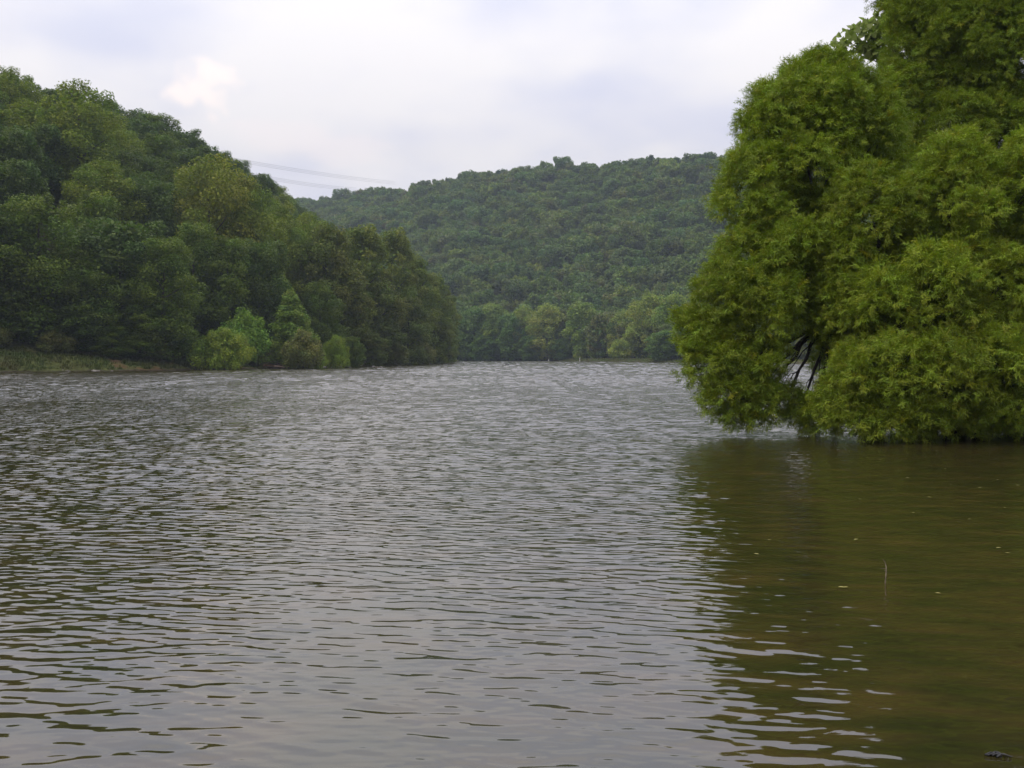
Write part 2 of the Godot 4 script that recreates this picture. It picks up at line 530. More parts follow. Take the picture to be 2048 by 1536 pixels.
func grid_of(v: PackedVector3Array, c: PackedColorArray, nx: int, nd: int, turned := false) -> ArrayMesh:
	var n := PackedVector3Array()
	n.resize(v.size())
	var ix := PackedInt32Array()
	for j in nd:
		for i in nx:
			var a := v[j * nx + mini(i + 1, nx - 1)] - v[j * nx + maxi(i - 1, 0)]
			var b := v[mini(j + 1, nd - 1) * nx + i] - v[maxi(j - 1, 0) * nx + i]
			var up := a.cross(b).normalized()
			n[j * nx + i] = up if up.y > 0.0 else -up
			if i + 1 < nx and j + 1 < nd:
				var k := j * nx + i
				if turned:
					ix.append_array(PackedInt32Array([k, k + 1, k + nx, k + 1, k + nx + 1, k + nx]))
				else:
					ix.append_array(PackedInt32Array([k, k + nx, k + 1, k + 1, k + nx, k + nx + 1]))
	return array_mesh(v, n, c, ix)


func soil_material() -> StandardMaterial3D:
	var m := StandardMaterial3D.new()
	m.vertex_color_use_as_albedo = true
	m.roughness = 0.95
	m.metallic_specular = 0.2
	var tex := NoiseTexture2D.new()
	tex.width = 512
	tex.height = 512
	tex.seamless = true
	tex.noise = FastNoiseLite.new()
	tex.noise.seed = 12
	tex.noise.frequency = 0.02
	tex.noise.fractal_octaves = 5
	var ramp := Gradient.new()
	ramp.set_color(0, Color(0.55, 0.53, 0.5))
	ramp.set_color(1, Color(1, 1, 1))
	tex.color_ramp = ramp
	m.albedo_texture = tex
	m.uv1_triplanar = true
	m.uv1_world_triplanar = true
	m.uv1_scale = Vector3(0.18, 0.18, 0.18)
	return m


func bank_color(x: float, d: float, t: float) -> Color:
	var k := rough.get_noise_2d(x * 0.12, d * 0.12)
	var k2 := rough.get_noise_2d(x * 0.6 + 40.0, d * 0.6)
	var grass := Color(0.13, 0.15, 0.045)
	var soil := Color(0.20, 0.125, 0.06)
	var mud := Color(0.075, 0.062, 0.042)
	# bare orange soil shows at the left end of the bank and in small slips
	var bare := smoothstep(0.0, 0.35, k + k2 * 0.5 + (0.25 if x < -60.0 and t < 3.0 else 0.0) - 0.22)
	var c := grass.lerp(soil, bare)
	return c.lerp(mud, smoothstep(0.9, 0.2, t + k2 * 0.6))


func shore_strip(called: String, line: PackedVector2Array, heights: Callable):
	var ts := [-2.5, -0.8, -0.2, 0.15, 0.5, 0.9, 1.5, 2.3, 3.2, 4.3, 5.6, 7.2, 9.5, 12.0]
	var v := PackedVector3Array()
	var c := PackedColorArray()
	for i in line.size():
		var dir := (line[mini(i + 2, line.size() - 1)] - line[maxi(i - 2, 0)]).normalized()
		var nrm := Vector2(-dir.y, dir.x)
		for t in ts:
			var wob := rough.get_noise_2d(i * 0.11, 3.0) * 0.7
			var p: Vector2 = line[i] + nrm * (t + wob)
			var y: float = heights.call(t, p.y, p.x)
			y += rough.get_noise_2d(p.x * 0.5, p.y * 0.5) * 0.35 * clampf(t, 0.0, 1.0)
			v.append(Vector3(p.x, y, -p.y))
			c.append(bank_color(p.x, p.y, t))
	var o := mesh_node(called, grid_of(v, c, ts.size(), line.size(), true), soil_material(), self)
	o.set_meta("kind", "structure")


func make_ground():
	var bed := mesh_node("ground", PlaneMesh.new(), soil_material(), self)
	bed.mesh.size = Vector2(5000, 5000)
	bed.position = Vector3(0, -3.0, -900)
	bed.set_meta("kind", "structure")
	bed.material_override.vertex_color_use_as_albedo = false
	bed.material_override.albedo_color = Color(0.09, 0.075, 0.045).linear_to_srgb()
	var litter := Color(0.10, 0.076, 0.046)
	var floor_color := func(_x, _y, _d): return litter
	var slope_color := func(x, _y, d):
		var t := inland(left_shore, x, d)
		return bank_color(x, d, 5.0).lerp(litter, smoothstep(14.0, 30.0, t))
	var lh := func(x, d):
		var t := inland(left_shore, x, d)
		return left_profile(t, d, x) - (0.7 if t < 11.0 else 0.0)
	var hill := mesh_node("left_hill", grid_mesh(-230, -12, -20, 520, 5.0, lh, slope_color), soil_material(), self)
	hill.set_meta("kind", "structure")
	var far := mesh_node("far_hill", grid_mesh(-330, 320, 230, 1180, 9.0, far_height, floor_color), soil_material(), self)
	far.set_meta("kind", "structure")
	shore_strip("left_bank", left_shore, left_profile)
	shore_strip("far_bank", far_shore, func(t, _d, _x): return minf(t * 0.16, 1.2) if t > 0.0 else t * 0.5)
	# the near right bank, outside the frame, on which the willows stand
	var rh := func(x, d): return clampf((x - 12.6 - (0.16 if d < 27.0 else 0.6) * absf(d - 27.0)) * 0.35, -1.6, 1.8)
	var right := mesh_node("right_bank", grid_mesh(4, 60, 2, 90, 1.0, rh, func(x, _y, d): return bank_color(x, d, 3.0)), soil_material(), self)
	right.set_meta("kind", "structure")


# ------------------------------------------------------------------ water
func make_water():
	var waves := 70
	var kx := PackedFloat32Array()
	var kz := PackedFloat32Array()
	var amp := PackedFloat32Array()
	var off := PackedFloat32Array()
	var len_ := PackedFloat32Array()
	var r := RandomNumberGenerator.new()
	r.seed = 99
	for i in waves:
		var f := float(i) / (waves - 1)
		var lambda := 4.5 * pow(0.09 / 4.5, pow(f, 0.78)) * r.randf_range(0.93, 1.07)
		var a := deg_to_rad(-14.0) + r.randfn(0.0, 0.28 if lambda < 0.5 else 0.5)
		var k := TAU / lambda
		kx.append(sin(a) * k)
		kz.append(cos(a) * k)
		var slope := 0.0145
		amp.append(slope / k)
		off.append(r.randf() * TAU)
		len_.append(lambda)
	var gust := FastNoiseLite.new()
	gust.seed = 31
	gust.frequency = 1.0
	gust.fractal_octaves = 2
	var angles := PackedFloat32Array()
	for i in 18:
		angles.append(deg_to_rad(-85.0 + 54.0 * i / 18.0))
	for i in 401:
		angles.append(deg_to_rad(-31.0 + 62.0 * i / 400.0))
	for i in 18:
		angles.append(deg_to_rad(31.0 + 54.0 * (i + 1) / 18.0))
	var nx := angles.size()
	var grow := 0.0032
	var rows := int(log(640.0 / 2.2) / log(1.0 + grow)) + 1
	var v := PackedVector3Array()
	var n := PackedVector3Array()
	v.resize(nx * rows)
	n.resize(nx * rows)
	var radius := 2.2
	var dth := deg_to_rad(62.0 / 400.0)
	var now := amp.duplicate()
	for j in rows:
		var least := 2.1 * radius * maxf(grow, dth * 0.6)
		var used := 0
		var energy := 0.0
		var main := maxf(0.22, 2.1 * least)   # longer waves than this carry little slope
		while used < waves and (used < 12 or len_[used] > least):
			var share := pow(minf(1.0, main / len_[used]), 1.5)
			if used >= 12:
				share *= smoothstep(least, 1.35 * least, len_[used])
			now[used] = amp[used] * share
			energy += pow(now[used] * TAU / len_[used], 2.0) * 0.5
			used += 1
		# the open river is rougher than the sheltered near shore
		var want := 0.050 + 0.03 * smoothstep(6.0, 22.0, radius) + 0.08 * smoothstep(18.0, 90.0, radius)
		var gain := want / sqrt(energy)
		for i in nx:
			var x := radius * sin(angles[i])
			var z := -radius * cos(angles[i])
			var m := gain * (1.0 + 0.55 * gust.get_noise_2d(x * 0.05, z * 0.022))
			# the water lies calmer in the lee of the willows
			var lee := smoothstep(1.5, 7.0, x - 0.05 * (-z - 14.0)) * smoothstep(31.0, 24.0, -z) * smoothstep(2.0, 6.0, -z)
			m *= 1.0 - 0.62 * lee
			var warp := 2.6 * gust.get_noise_2d(x * 0.35 + 50.0, z * 0.35)
			var h := 0.0
			var gx := 0.0
			var gz := 0.0
			for k in used:
				var ph := kx[k] * x + kz[k] * z + off[k] + warp
				h += now[k] * sin(ph)
				var s := now[k] * cos(ph)
				gx += s * kx[k]
				gz += s * kz[k]
			# two long, low wakes cross the far reach
			for wk in [[152.0, 0.03], [131.0, -0.02]]:
				var e: float = (-z - wk[0] - wk[1] * x) / 0.9
				if absf(e) < 3.0:
					var g := 0.07 * exp(-e * e) / m
					h += g
					gz += g * 2.0 * e / 0.9
			v[j * nx + i] = Vector3(x, h * m, z)
			n[j * nx + i] = Vector3(-gx * m, 1.0, -gz * m).normalized()
		radius *= 1.0 + grow
	var m := StandardMaterial3D.new()
	m.roughness = 0.02
	m.metallic_specular = 0.70
	m.albedo_color = Color(1, 1, 1)
	var tex := NoiseTexture2D.new()
	tex.width = 512
	tex.height = 512
	tex.seamless = true
	tex.noise = FastNoiseLite.new()
	tex.noise.seed = 77
	tex.noise.frequency = 0.012
	tex.noise.fractal_octaves = 5
	var ramp := Gradient.new()
	ramp.set_color(0, Color(0.016, 0.018, 0.006).linear_to_srgb())
	ramp.set_color(1, Color(0.058, 0.038, 0.012).linear_to_srgb())
	tex.color_ramp = ramp
	m.albedo_texture = tex
	m.uv1_triplanar = true
	m.uv1_world_triplanar = true
	# the finest wavelets, longer across than along the river
	var fine := NoiseTexture2D.new()
	fine.width = 1024
	fine.height = 1024
	fine.seamless = true
	fine.as_normal_map = true
	fine.bump_strength = 6.0
	fine.noise = FastNoiseLite.new()
	fine.noise.seed = 19
	fine.noise.frequency = 0.022
	fine.noise.fractal_octaves = 2
	m.normal_enabled = true
	m.normal_texture = fine
	m.uv1_scale = Vector3(0.12, 0.3, 0.3)
	# from the sheltered near shore out to the wind-ruffled open river the small wavelets grow steeper
	var reaches := [[2.2, 10.0, 0.18], [10.0, 15.0, 0.25], [15.0, 22.0, 0.34], [22.0, 33.0, 0.46], [33.0, 52.0, 0.70], [52.0, 90.0, 1.05], [90.0, 650.0, 1.5]]
	for reach in reaches:
		var first := int(log(reach[0] / 2.2) / log(1.0 + grow))
		var last := mini(int(log(reach[1] / 2.2) / log(1.0 + grow)), rows - 1)
		var ix := PackedInt32Array()
		ix.resize((nx - 1) * (last - first) * 6)
		var at := 0
		for j in last - first:
			for i in nx - 1:
				var k := j * nx + i
				ix[at] = k
				ix[at + 1] = k + nx
				ix[at + 2] = k + 1
				ix[at + 3] = k + 1
				ix[at + 4] = k + nx
				ix[at + 5] = k + nx + 1
				at += 6
		var look: StandardMaterial3D = m.duplicate()
		look.normal_scale = reach[2]
		var o := mesh_node(numbered("river_water"), array_mesh(v.slice(first * nx, (last + 1) * nx), n.slice(first * nx, (last + 1) * nx), PackedColorArray(), ix), look, self)
		o.set_meta("kind", "structure")


# ------------------------------------------------------------------ trees
func envelope(v: float, shape: int) -> float:
	match shape:
		1:
			return pow(1.0 - pow(v, 1.5), 0.75) * smoothstep(-0.15, 0.12, v)   # cone
		2:
			return sqrt(maxf(0.0, 1.0 - v * v)) * smoothstep(-0.4, 0.25, v)   # dome
		3:
			return pow(maxf(0.0, 1.0 - pow(absf(v - 0.62) / 0.62, 2.2)), 0.5)   # high crown
	return pow(maxf(0.0, 1.0 - pow(absf(v - 0.46) / 0.56, 3.0)), 0.5)   # round-topped, full to the ground


# leaf sprays on the outside of many rounded clumps
func crown_mesh(k: Dictionary) -> ArrayMesh:
	var count: int = k.cards
	var v := PackedVector3Array()
	var n := PackedVector3Array()
	var c := PackedColorArray()
	var ix := PackedInt32Array()
	v.resize(count * 4)
	n.resize(count * 4)
	c.resize(count * 4)
	ix.resize(count * 6)
	var clumps := []
	var total := 0.0
	var low: float = k.low * k.h
	for i in int(k.clumps):
		var f: float = (i + 0.5) / k.clumps
		f = clampf(f + rng.randf_range(-0.04, 0.04), 0.0, 1.0)
		var er: float = envelope(f, k.shape) * k.w * 0.5
		var rc: float = k.w * 0.5 * rng.randf_range(k.get("r0", 0.24), k.get("r1", 0.42))
		var a := i * 2.39996 + rng.randf_range(-0.5, 0.5)
		var out := maxf(0.0, er - rc * 0.72) * (1.0 if i % 3 else rng.randf_range(0.2, 0.8)) * rng.randf_range(0.86, 1.12)
		var y: float = lerpf(low + rc * 0.7, k.h - rc * 0.95, f)
		var tint := 1.0 + rng.randf_range(-0.16, 0.16)
		var yellow := rng.randf_range(-0.08, 0.08)
		var center := Vector3(cos(a) * out, y, sin(a) * out)
		# each clump is itself a cluster of smaller puffs
		var puffs := [[center, rc * 0.8]]
		for q in 9:
			var dir := rand_dir()
			dir.y = absf(dir.y) * 1.1 - 0.35
			dir = (dir + Vector3(cos(a), 0.0, sin(a)) * 0.5).normalized()
			puffs.append([center + dir * rc * rng.randf_range(0.5, 0.8) * Vector3(1, 1.15, 1), rc * rng.randf_range(0.28, 0.5)])
		for q in puffs:
			total += q[1] * q[1]
			clumps.append([q[0], q[1], tint * rng.randf_range(0.92, 1.08), yellow, total])
	var col: Color = k.col
	var at := 0
	var which := 0
	for i in count:
		var want := total * (i + 0.5) / count
		while which < clumps.size() - 1 and clumps[which][4] < want:
			which += 1
		var cl = clumps[which]
		var dir := rand_dir()
		if dir.y < -0.2 and rng.randf() < 0.3:
			dir.y = -dir.y
		var p: Vector3 = cl[0] + dir * Vector3(1, 1.1, 1) * cl[1] * (0.6 + 0.5 * pow(rng.randf(), 0.7) + (0.25 * rng.randf() if i % 7 == 3 else 0.0))
		var grown := 1.0
		if i % 9 == 0:   # the inner leaves that fill the crown
			var f := rng.randf()
			var a := rng.randf() * TAU
			var q: float = envelope(f, k.shape) * k.w * 0.36 * sqrt(rng.randf())
			p = Vector3(cos(a) * q, lerpf(low + 0.3, k.h * 0.93, f), sin(a) * q)
			grown = 1.7
		var nn := (dir * 0.75 + Vector3.UP * 0.4 + rand_dir() * 0.75).normalized()
		var tu := nn.cross(rand_dir()).normalized()
		var tv := nn.cross(tu)
		var s: float = k.size * grown * rng.randf_range(0.55, 1.25)
		var wd := s * rng.randf_range(0.45, 0.8)
		var shade: float = cl[2] * rng.randf_range(0.78, 1.22)
		var yel: float = cl[3] + rng.randf_range(-0.05, 0.05)
		var cc := Color(col.r * shade * (1.0 + yel * 1.6), col.g * shade, col.b * shade * (1.0 - yel))
		v[at] = p - tu * s * 0.5
		v[at + 1] = p + tv * wd * 0.5 + tu * s * 0.08
		v[at + 2] = p + tu * s * 0.5 - nn * s * 0.12
		v[at + 3] = p - tv * wd * 0.5 + tu * s * 0.02
		for q in 4:
			n[at + q] = nn
			c[at + q] = cc
		var b := i * 6
		ix[b] = at
		ix[b + 1] = at + 1
		ix[b + 2] = at + 2
		ix[b + 3] = at
		ix[b + 4] = at + 2
		ix[b + 5] = at + 3
		at += 4
	return array_mesh(v, n, c, ix)


func trunk_mesh(k: Dictionary) -> ArrayMesh:
	var st := SurfaceTool.new()
	st.begin(Mesh.PRIMITIVE_TRIANGLES)
	var r: float = k.h * 0.018 + 0.03
	var top := Vector3(rng.randf_range(-0.4, 0.4), k.h * 0.8, rng.randf_range(-0.4, 0.4))
	tube(st, bent(Vector3(0, -0.8, 0), top, 0.0, 6, k.h * 0.008), tapered(r, r * 0.2, 6), 7)
	for i in 7:
		var f := 0.25 + 0.09 * i
		var a := i * 2.4 + rng.randf()
		var reach: float = k.w * 0.36 * envelope(f, k.shape)
		var foot := Vector3(top.x * f, k.h * f * 0.8, top.z * f)
		tube(st, bent(foot, foot + Vector3(cos(a) * reach, k.h * 0.13, sin(a) * reach), 0.2, 4, 0.1), tapered(r * (0.55 - 0.04 * i), r * 0.08, 4), 5)
	return st.commit()


func make_kinds():
	var green := Color(0.062, 0.100, 0.022)
	var defs := [
		{"h": 24.0, "w": 12.0, "cards": 30000, "size": 0.36, "col": Color(0.111, 0.159, 0.018), "shape": 0, "low": 0.0, "clumps": 50},
		{"h": 22.0, "w": 12.0, "cards": 28000, "size": 0.36, "col": Color(0.090, 0.124, 0.017), "shape": 0, "low": 0.0, "clumps": 50},
		{"h": 26.0, "w": 13.0, "cards": 30000, "size": 0.38, "col": Color(0.178, 0.224, 0.023), "shape": 0, "low": 0.0, "clumps": 50},
		{"h": 28.0, "w": 11.0, "cards": 30000, "size": 0.40, "col": Color(0.149, 0.184, 0.023), "shape": 0, "low": 0.0, "clumps": 50},
		{"h": 20.0, "w": 11.0, "cards": 26000, "size": 0.38, "col": Color(0.080, 0.122, 0.020), "shape": 3, "low": 0.0, "clumps": 50},
		{"h": 26.0, "w": 15.0, "cards": 32000, "size": 0.38, "col": Color(0.204, 0.219, 0.021), "shape": 0, "low": 0.0, "clumps": 50},
		{"h": 20.0, "w": 10.0, "cards": 26000, "size": 0.38, "col": Color(0.130, 0.152, 0.023), "shape": 0, "low": 0.0, "clumps": 50},
		{"h": 13.0, "w": 7.0, "cards": 17000, "size": 0.28, "col": Color(0.180, 0.247, 0.036), "shape": 1, "low": 0.0, "clumps": 84, "r0": 0.18, "r1": 0.32},
		{"h": 6.0, "w": 8.5, "cards": 18000, "size": 0.22, "col": Color(0.221, 0.284, 0.031), "shape": 2, "low": 0.0, "clumps": 46, "r0": 0.16, "r1": 0.30},
		{"h": 6.0, "w": 6.0, "cards": 12000, "size": 0.24, "col": Color(0.162, 0.172, 0.042), "shape": 2, "low": 0.0, "clumps": 36},
		{"h": 4.0, "w": 5.0, "cards": 8000, "size": 0.22, "col": Color(0.168, 0.276, 0.034), "shape": 2, "low": 0.0, "clumps": 30},
		{"h": 24.0, "w": 13.0, "cards": 12000, "size": 0.65, "col": Color(0.123, 0.206, 0.040), "shape": 0, "low": 0.0, "clumps": 50},
		{"h": 26.0, "w": 14.0, "cards": 12000, "size": 0.65, "col": Color(0.187, 0.264, 0.043), "shape": 0, "low": 0.0, "clumps": 50},
		{"h": 26.0, "w": 15.0, "cards": 12000, "size": 0.65, "col": Color(0.247, 0.284, 0.047), "shape": 0, "low": 0.0, "clumps": 50},
		{"h": 9.0, "w": 10.0, "cards": 6000, "size": 0.5, "col": Color(0.273, 0.325, 0.050), "shape": 2, "low": 0.0, "clumps": 30},
		{"h": 17.0, "w": 11.0, "cards": 4500, "size": 0.85, "col": Color(0.085, 0.140, 0.048), "shape": 3, "low": 0.1, "clumps": 24},
		{"h": 22.0, "w": 9.0, "cards": 4500, "size": 0.8, "col": Color(0.078, 0.125, 0.048), "shape": 1, "low": 0.05, "clumps": 30},
		{"h": 15.0, "w": 12.4, "cards": 5200, "size": 0.9, "col": Color(0.123, 0.173, 0.032), "shape": 3, "low": 0.0, "clumps": 18, "r0": 0.30, "r1": 0.48},
		{"h": 16.0, "w": 13.5, "cards": 5200, "size": 0.9, "col": Color(0.095, 0.148, 0.035), "shape": 3, "low": 0.0, "clumps": 19, "r0": 0.30, "r1": 0.46},
		{"h": 14.0, "w": 11.9, "cards": 5200, "size": 0.9, "col": Color(0.168, 0.209, 0.035), "shape": 3, "low": 0.0, "clumps": 17, "r0": 0.32, "r1": 0.5},
		{"h": 15.0, "w": 11.9, "cards": 5200, "size": 0.9, "col": Color(0.128, 0.150, 0.037), "shape": 3, "low": 0.0, "clumps": 17, "r0": 0.30, "r1": 0.46},
	]
	var bark := bark_material(Color(0.10, 0.085, 0.065))
	var leaf := leaf_material(Color(0.6, 0.75, 0.3).linear_to_srgb())
	for k in defs:
		k.crown = crown_mesh(k)
		k.trunk = trunk_mesh(k)
		k.leaf = leaf
		k.bark = bark
		kinds.append(k)


const RANK = ["leftmost", "second from left", "third from left", "fourth from left", "fifth from left", "sixth from left", "seventh from left", "eighth from left", "ninth from left", "tenth from left", "eleventh from left", "twelfth from left", "thirteenth from left", "fourteenth from left", "fifteenth from left", "sixteenth from left", "seventeenth from left", "eighteenth from left", "nineteenth from left", "twentieth from left", "twenty-first from left", "twenty-second from left", "twenty-third from left", "twenty-fourth from left"]


# rows of [where across the view, phrase in the singular, phrase in the plural]; each gets a label that tells it from the rest
func single_out(rows: Array) -> Array:
	var by := {}
	for i in rows.size():
		if not by.has(rows[i][1]):
			by[rows[i][1]] = []
		by[rows[i][1]].append(i)
	var out := []
	out.resize(rows.size())
	for key in by:
		var l: Array = by[key]
		l.sort_custom(func(a, b): return rows[a][0] < rows[b][0])
		for q in l.size():
			out[l[q]] = ("only " + rows[l[q]][1]) if l.size() == 1 else "%s of the %s" % [RANK[mini(q, RANK.size() - 1)], rows[l[q]][2]]
	return out


func plant(kind: int, called: String, where: Vector3, high: float, wide: float, label: String, category: String, group: String) -> Node3D:
	var k: Dictionary = kinds[kind]
	var o: Node3D
	if not k.has("proto"):
		o = Node3D.new()
		mesh_node("trunk", k.trunk, k.bark, o)
		mesh_node("crown", k.crown, k.leaf, o)
		k.proto = o
	else:
		o = k.proto.duplicate()
	o.name = numbered(called)
	add_child(o)
	o.position = where
	o.rotation.y = rng.randf() * TAU
	var sw: float = wide / k.w
	o.scale = Vector3(sw, high / k.h, sw)
	for q in ["label", "category", "group"]:
		o.remove_meta(q)
	tag(o, label, category, group)
	return o


func make_left_wood():
	var taken := []
	for r in LEFT_TREES:
		var y := left_height(r[0], -r[2])
		y = maxf(y, 0.0)
		plant(r[4], r[5], Vector3(r[0], y - 0.2, r[2]), maxf(2.0, r[1] - y + 0.2), r[3], r[6], r[7], r[8])
		taken.append(Vector2(r[0], -r[2]))
	# the wood on the slope behind, back to the ridge
	var tones := {0: "mid green", 1: "dark green", 2: "light green", 3: "olive", 4: "blue-green"}
	var step := 11.4
	var spots := []
	for j in 37:
		for i in 15:
			var x := -165.0 + i * step + rng.randf_range(-3.2, 3.2) + (step * 0.5 if j % 2 else 0.0)
			var d := 92.0 + j * step + rng.randf_range(-3.2, 3.2)
			var t := inland(left_shore, x, d)
			if t < 12.0 or t > 92.0 or x < -0.52 * d - 14.0:
				continue
			if t > 82.0 and d > 400.0:
				continue
			var free := true
			for q in taken:
				if q.distance_to(Vector2(x, d)) < 5.5:
					free = false
			if free:
				spots.append([x, d, t])
	print("left hillside trees ", spots.size())
	var rows := []
	var picks := []
	for s in spots:
		var pick := rng.randf()
		var kind := 4 if pick < 0.30 else 1 if pick < 0.56 else 0 if pick < 0.86 else 2
		if s[2] < 40.0 and s[1] > 195.0:
			kind = 3 if pick < 0.5 else 0
		picks.append(kind)
		var band := "at the slope foot" if s[2] < 22.0 else "on the lower slope" if s[2] < 40.0 else "on the middle slope" if s[2] < 58.0 else "on the upper slope" if s[2] < 72.0 else "on the ridge"
		var side: float = s[0] / s[1]
		var over := "above the orange bank" if side < -0.40 else "above the grassy clearing" if side < -0.30 else "above the bright shrub" if side < -0.235 else "above the cone-shaped tree" if side < -0.18 else "behind the point"
		rows.append([side, "%s tree %s %s" % [tones[kind], band, over], "%s trees %s %s" % [tones[kind], band, over]])
	var labels := single_out(rows)
	for i in spots.size():
		var s = spots[i]
		var high := rng.randf_range(16.0, 21.0)
		if s[2] > 58.0:
			high = rng.randf_range(16.0, 19.0)
		if s[2] < 22.0:
			high = rng.randf_range(17.0, 22.0)
		plant(picks[i], "hillside_tree", Vector3(s[0], left_height(s[0], s[1]) - 0.3, -s[1]), high, rng.randf_range(11.0, 14.5), labels[i], "tree", "trees on the left hillside")


func make_far_wood():
	for r in FAR_TREES:
		var y := maxf(far_height(r[0], -r[2]), 0.0)
		plant(r[4], r[5], Vector3(r[0], y - 0.2, r[2]), maxf(2.0, r[1] - y + 0.2), r[3], r[6], r[7], r[8])
	for r in RIDGE_TREES:
		var y := far_height(r[0], -r[2])
		plant(r[4], r[5], Vector3(r[0], y - 0.3, r[2]), clampf(r[1] - y, 12.0, 17.0 if r[4] == 15 else 20.0), r[3], r[6], r[7], r[8])
	# the wood that covers the far hill
	var step := 7.8
	var near := []
	var rest := []
	for j in 101:
		for i in 69:
			var x := -270.0 + i * step + rng.randf_range(-3.2, 3.2) + (step * 0.5 if j % 2 else 0.0)
			var d := 250.0 + j * step + rng.randf_range(-3.2, 3.2)
			var t := inland(far_shore, x, d)
			if t < 8.0:
				continue
			var ridge := along([-201, -113, -9, 81, 135, 208, 300], [1000, 900, 800, 760, 720, 650, 600], x)
			if d > ridge + 22.0:
				continue
			var y := far_height(x, d)
			# those in plain view between the wooded point and the willows, nearest first
			var side := x / d
			if side > -0.05 and side < 0.17 and t > 12.0 and t < 120.0:
				near.append([x, y, d, t])
			else:
				rest.append([x, y, d, t])
	near.sort_custom(func(a, b): return a[2] < b[2])
	rest.append_array(near.slice(70))
	near = near.slice(0, 70)
	print("far hill: single ", near.size(), " mass ", rest.size())
	var tones := {17: "green", 18: "blue-green", 19: "pale green", 20: "olive-brown"}
	var rows := []
	var picks := []
	for s in near:
		var kind: int = 17 + [0, 0, 1, 1, 2, 3][rng.randi() % 6]
		picks.append(kind)
		var side: float = s[0] / s[2]
		var band := "behind" if s[3] < 34.0 else "high behind"
		var over := "the left far shore" if side < 0.02 else "the far white posts" if side < 0.075 else "the bright far shrub" if side < 0.12 else "the shore beside the willow"
		rows.append([side, "%s rounded tree %s %s" % [tones[kind], band, over], "%s trees %s %s" % [tones[kind], band, over]])
	var labels := single_out(rows)
	for i in near.size():
		var s = near[i]
		plant(picks[i], "far_hillside_tree", Vector3(s[0], s[1] - 0.4, -s[2]), rng.randf_range(13.0, 18.0), rng.randf_range(9.5, 12.5), labels[i], "tree", "trees low on the far hillside")
	var wood := Node3D.new()
	wood.name = "far_wood"
	add_child(wood)
	tag(wood, "wood of rounded crowns covering the hazy far hill up to its ridge", "wood", "", "stuff")
	var lots := [[], [], [], []]
	for s in rest:
		lots[[0, 0, 1, 1, 2, 3][rng.randi() % 6]].append(s)
	for q in 4:
		var k: Dictionary = kinds[17 + q]
		for part in 2:
			var mm := MultiMesh.new()
			mm.transform_format = MultiMesh.TRANSFORM_3D
			mm.use_colors = part == 0
			mm.mesh = k.crown if part == 0 else k.trunk
			mm.instance_count = lots[q].size()
			for i in lots[q].size():
				var s = lots[q][i]
				var r2 := RandomNumberGenerator.new()
				r2.seed = int(s[0] * 977.0) + int(s[2] * 131.0)
				var wide := r2.randf_range(0.6, 1.4)
				var b := Basis(Vector3.UP, r2.randf() * TAU).scaled(Vector3(wide, wide * r2.randf_range(0.75, 1.0) + 0.15, wide))
				mm.set_instance_transform(i, Transform3D(b, Vector3(s[0], s[1] - 0.4, -s[2])))
				if part == 0:
					var tone := r2.randf_range(0.84, 1.2)
					mm.set_instance_color(i, Color(tone * r2.randf_range(0.9, 1.1), tone, tone * r2.randf_range(0.85, 1.15)))
			var o := MultiMeshInstance3D.new()
			o.name = "crown" if part == 0 else "trunk"
			o.multimesh = mm
			o.material_override = k.leaf if part == 0 else k.bark
			wood.add_child(o, true)


# ------------------------------------------------------------------ willows
func sprig_mesh(leaves: int, reach: float, leaf_len: float, leaf_w: float) -> ArrayMesh:
	var v := PackedVector3Array()
	var n := PackedVector3Array()
	var c := PackedColorArray()
	var ix := PackedInt32Array()
	# a few thin shoots fan out from one point and arch over; narrow leaves of mixed size along each
	var shoots := 5
	for h in shoots:
		var a := rng.randf_range(-1.0, 1.0)
		var e := rng.randf_range(-0.35, 0.85)
		var aim := Vector3(cos(a) * cos(e), sin(e), sin(a) * cos(e))
		var long := reach * rng.randf_range(0.65, 1.15)
		var spine := []
		for i in 5:
			var t := i / 4.0
			spine.append(aim * long * t + Vector3.DOWN * long * 0.38 * t * t)
		for i in 4:
			var p0: Vector3 = spine[i]
			var p1: Vector3 = spine[i + 1]
			var k := v.size()
			var wd := Vector3(0, 0, 0.0035)
			v.append_array(PackedVector3Array([p0 + wd, p0 - wd, p1 - wd, p1 + wd]))
			for q in 4:
				n.append(Vector3.UP)
				c.append(Color(0.9, 0.72, 0.8))
			ix.append_array(PackedInt32Array([k, k + 1, k + 2, k, k + 2, k + 3]))
		for i in leaves / shoots:
			var t := clampf(0.1 + 0.9 * (i + rng.randf()) / (leaves / shoots), 0.0, 0.999)
			var s := int(t * 4.0)
			var p: Vector3 = spine[s].lerp(spine[s + 1], t * 4.0 - s)
			var ahead: Vector3 = (spine[s + 1] - spine[s]).normalized()
			var dir := (ahead * 0.6 + rand_dir() * 0.95 + Vector3.DOWN * rng.randf_range(-0.1, 0.5)).normalized()
			# leaf blades turn their faces outwards and up, to the light
			var nn := (Vector3(0.5, 0.75, 0.0) + rand_dir() * 0.72).normalized()
			dir = (dir - nn * dir.dot(nn)).normalized()
			var wid := nn.cross(dir).normalized()
			var l := leaf_len * rng.randf_range(0.55, 1.3)
			var wd := leaf_w * rng.randf_range(0.75, 1.25)
			var k := v.size()
			v.append_array(PackedVector3Array([p, p + dir * l * 0.42 + wid * wd * 0.5, p + dir * l + Vector3.DOWN * l * 0.18, p + dir * l * 0.42 - wid * wd * 0.5]))
			var tone := rng.randf_range(0.75, 1.25)
			var yl := rng.randf_range(0.92, 1.1)
			for q in 4:
				n.append(nn)
				c.append(Color(tone * yl, tone, tone))
			ix.append_array(PackedInt32Array([k, k + 1, k + 2, k, k + 2, k + 3]))
	return array_mesh(v, n, c, ix)


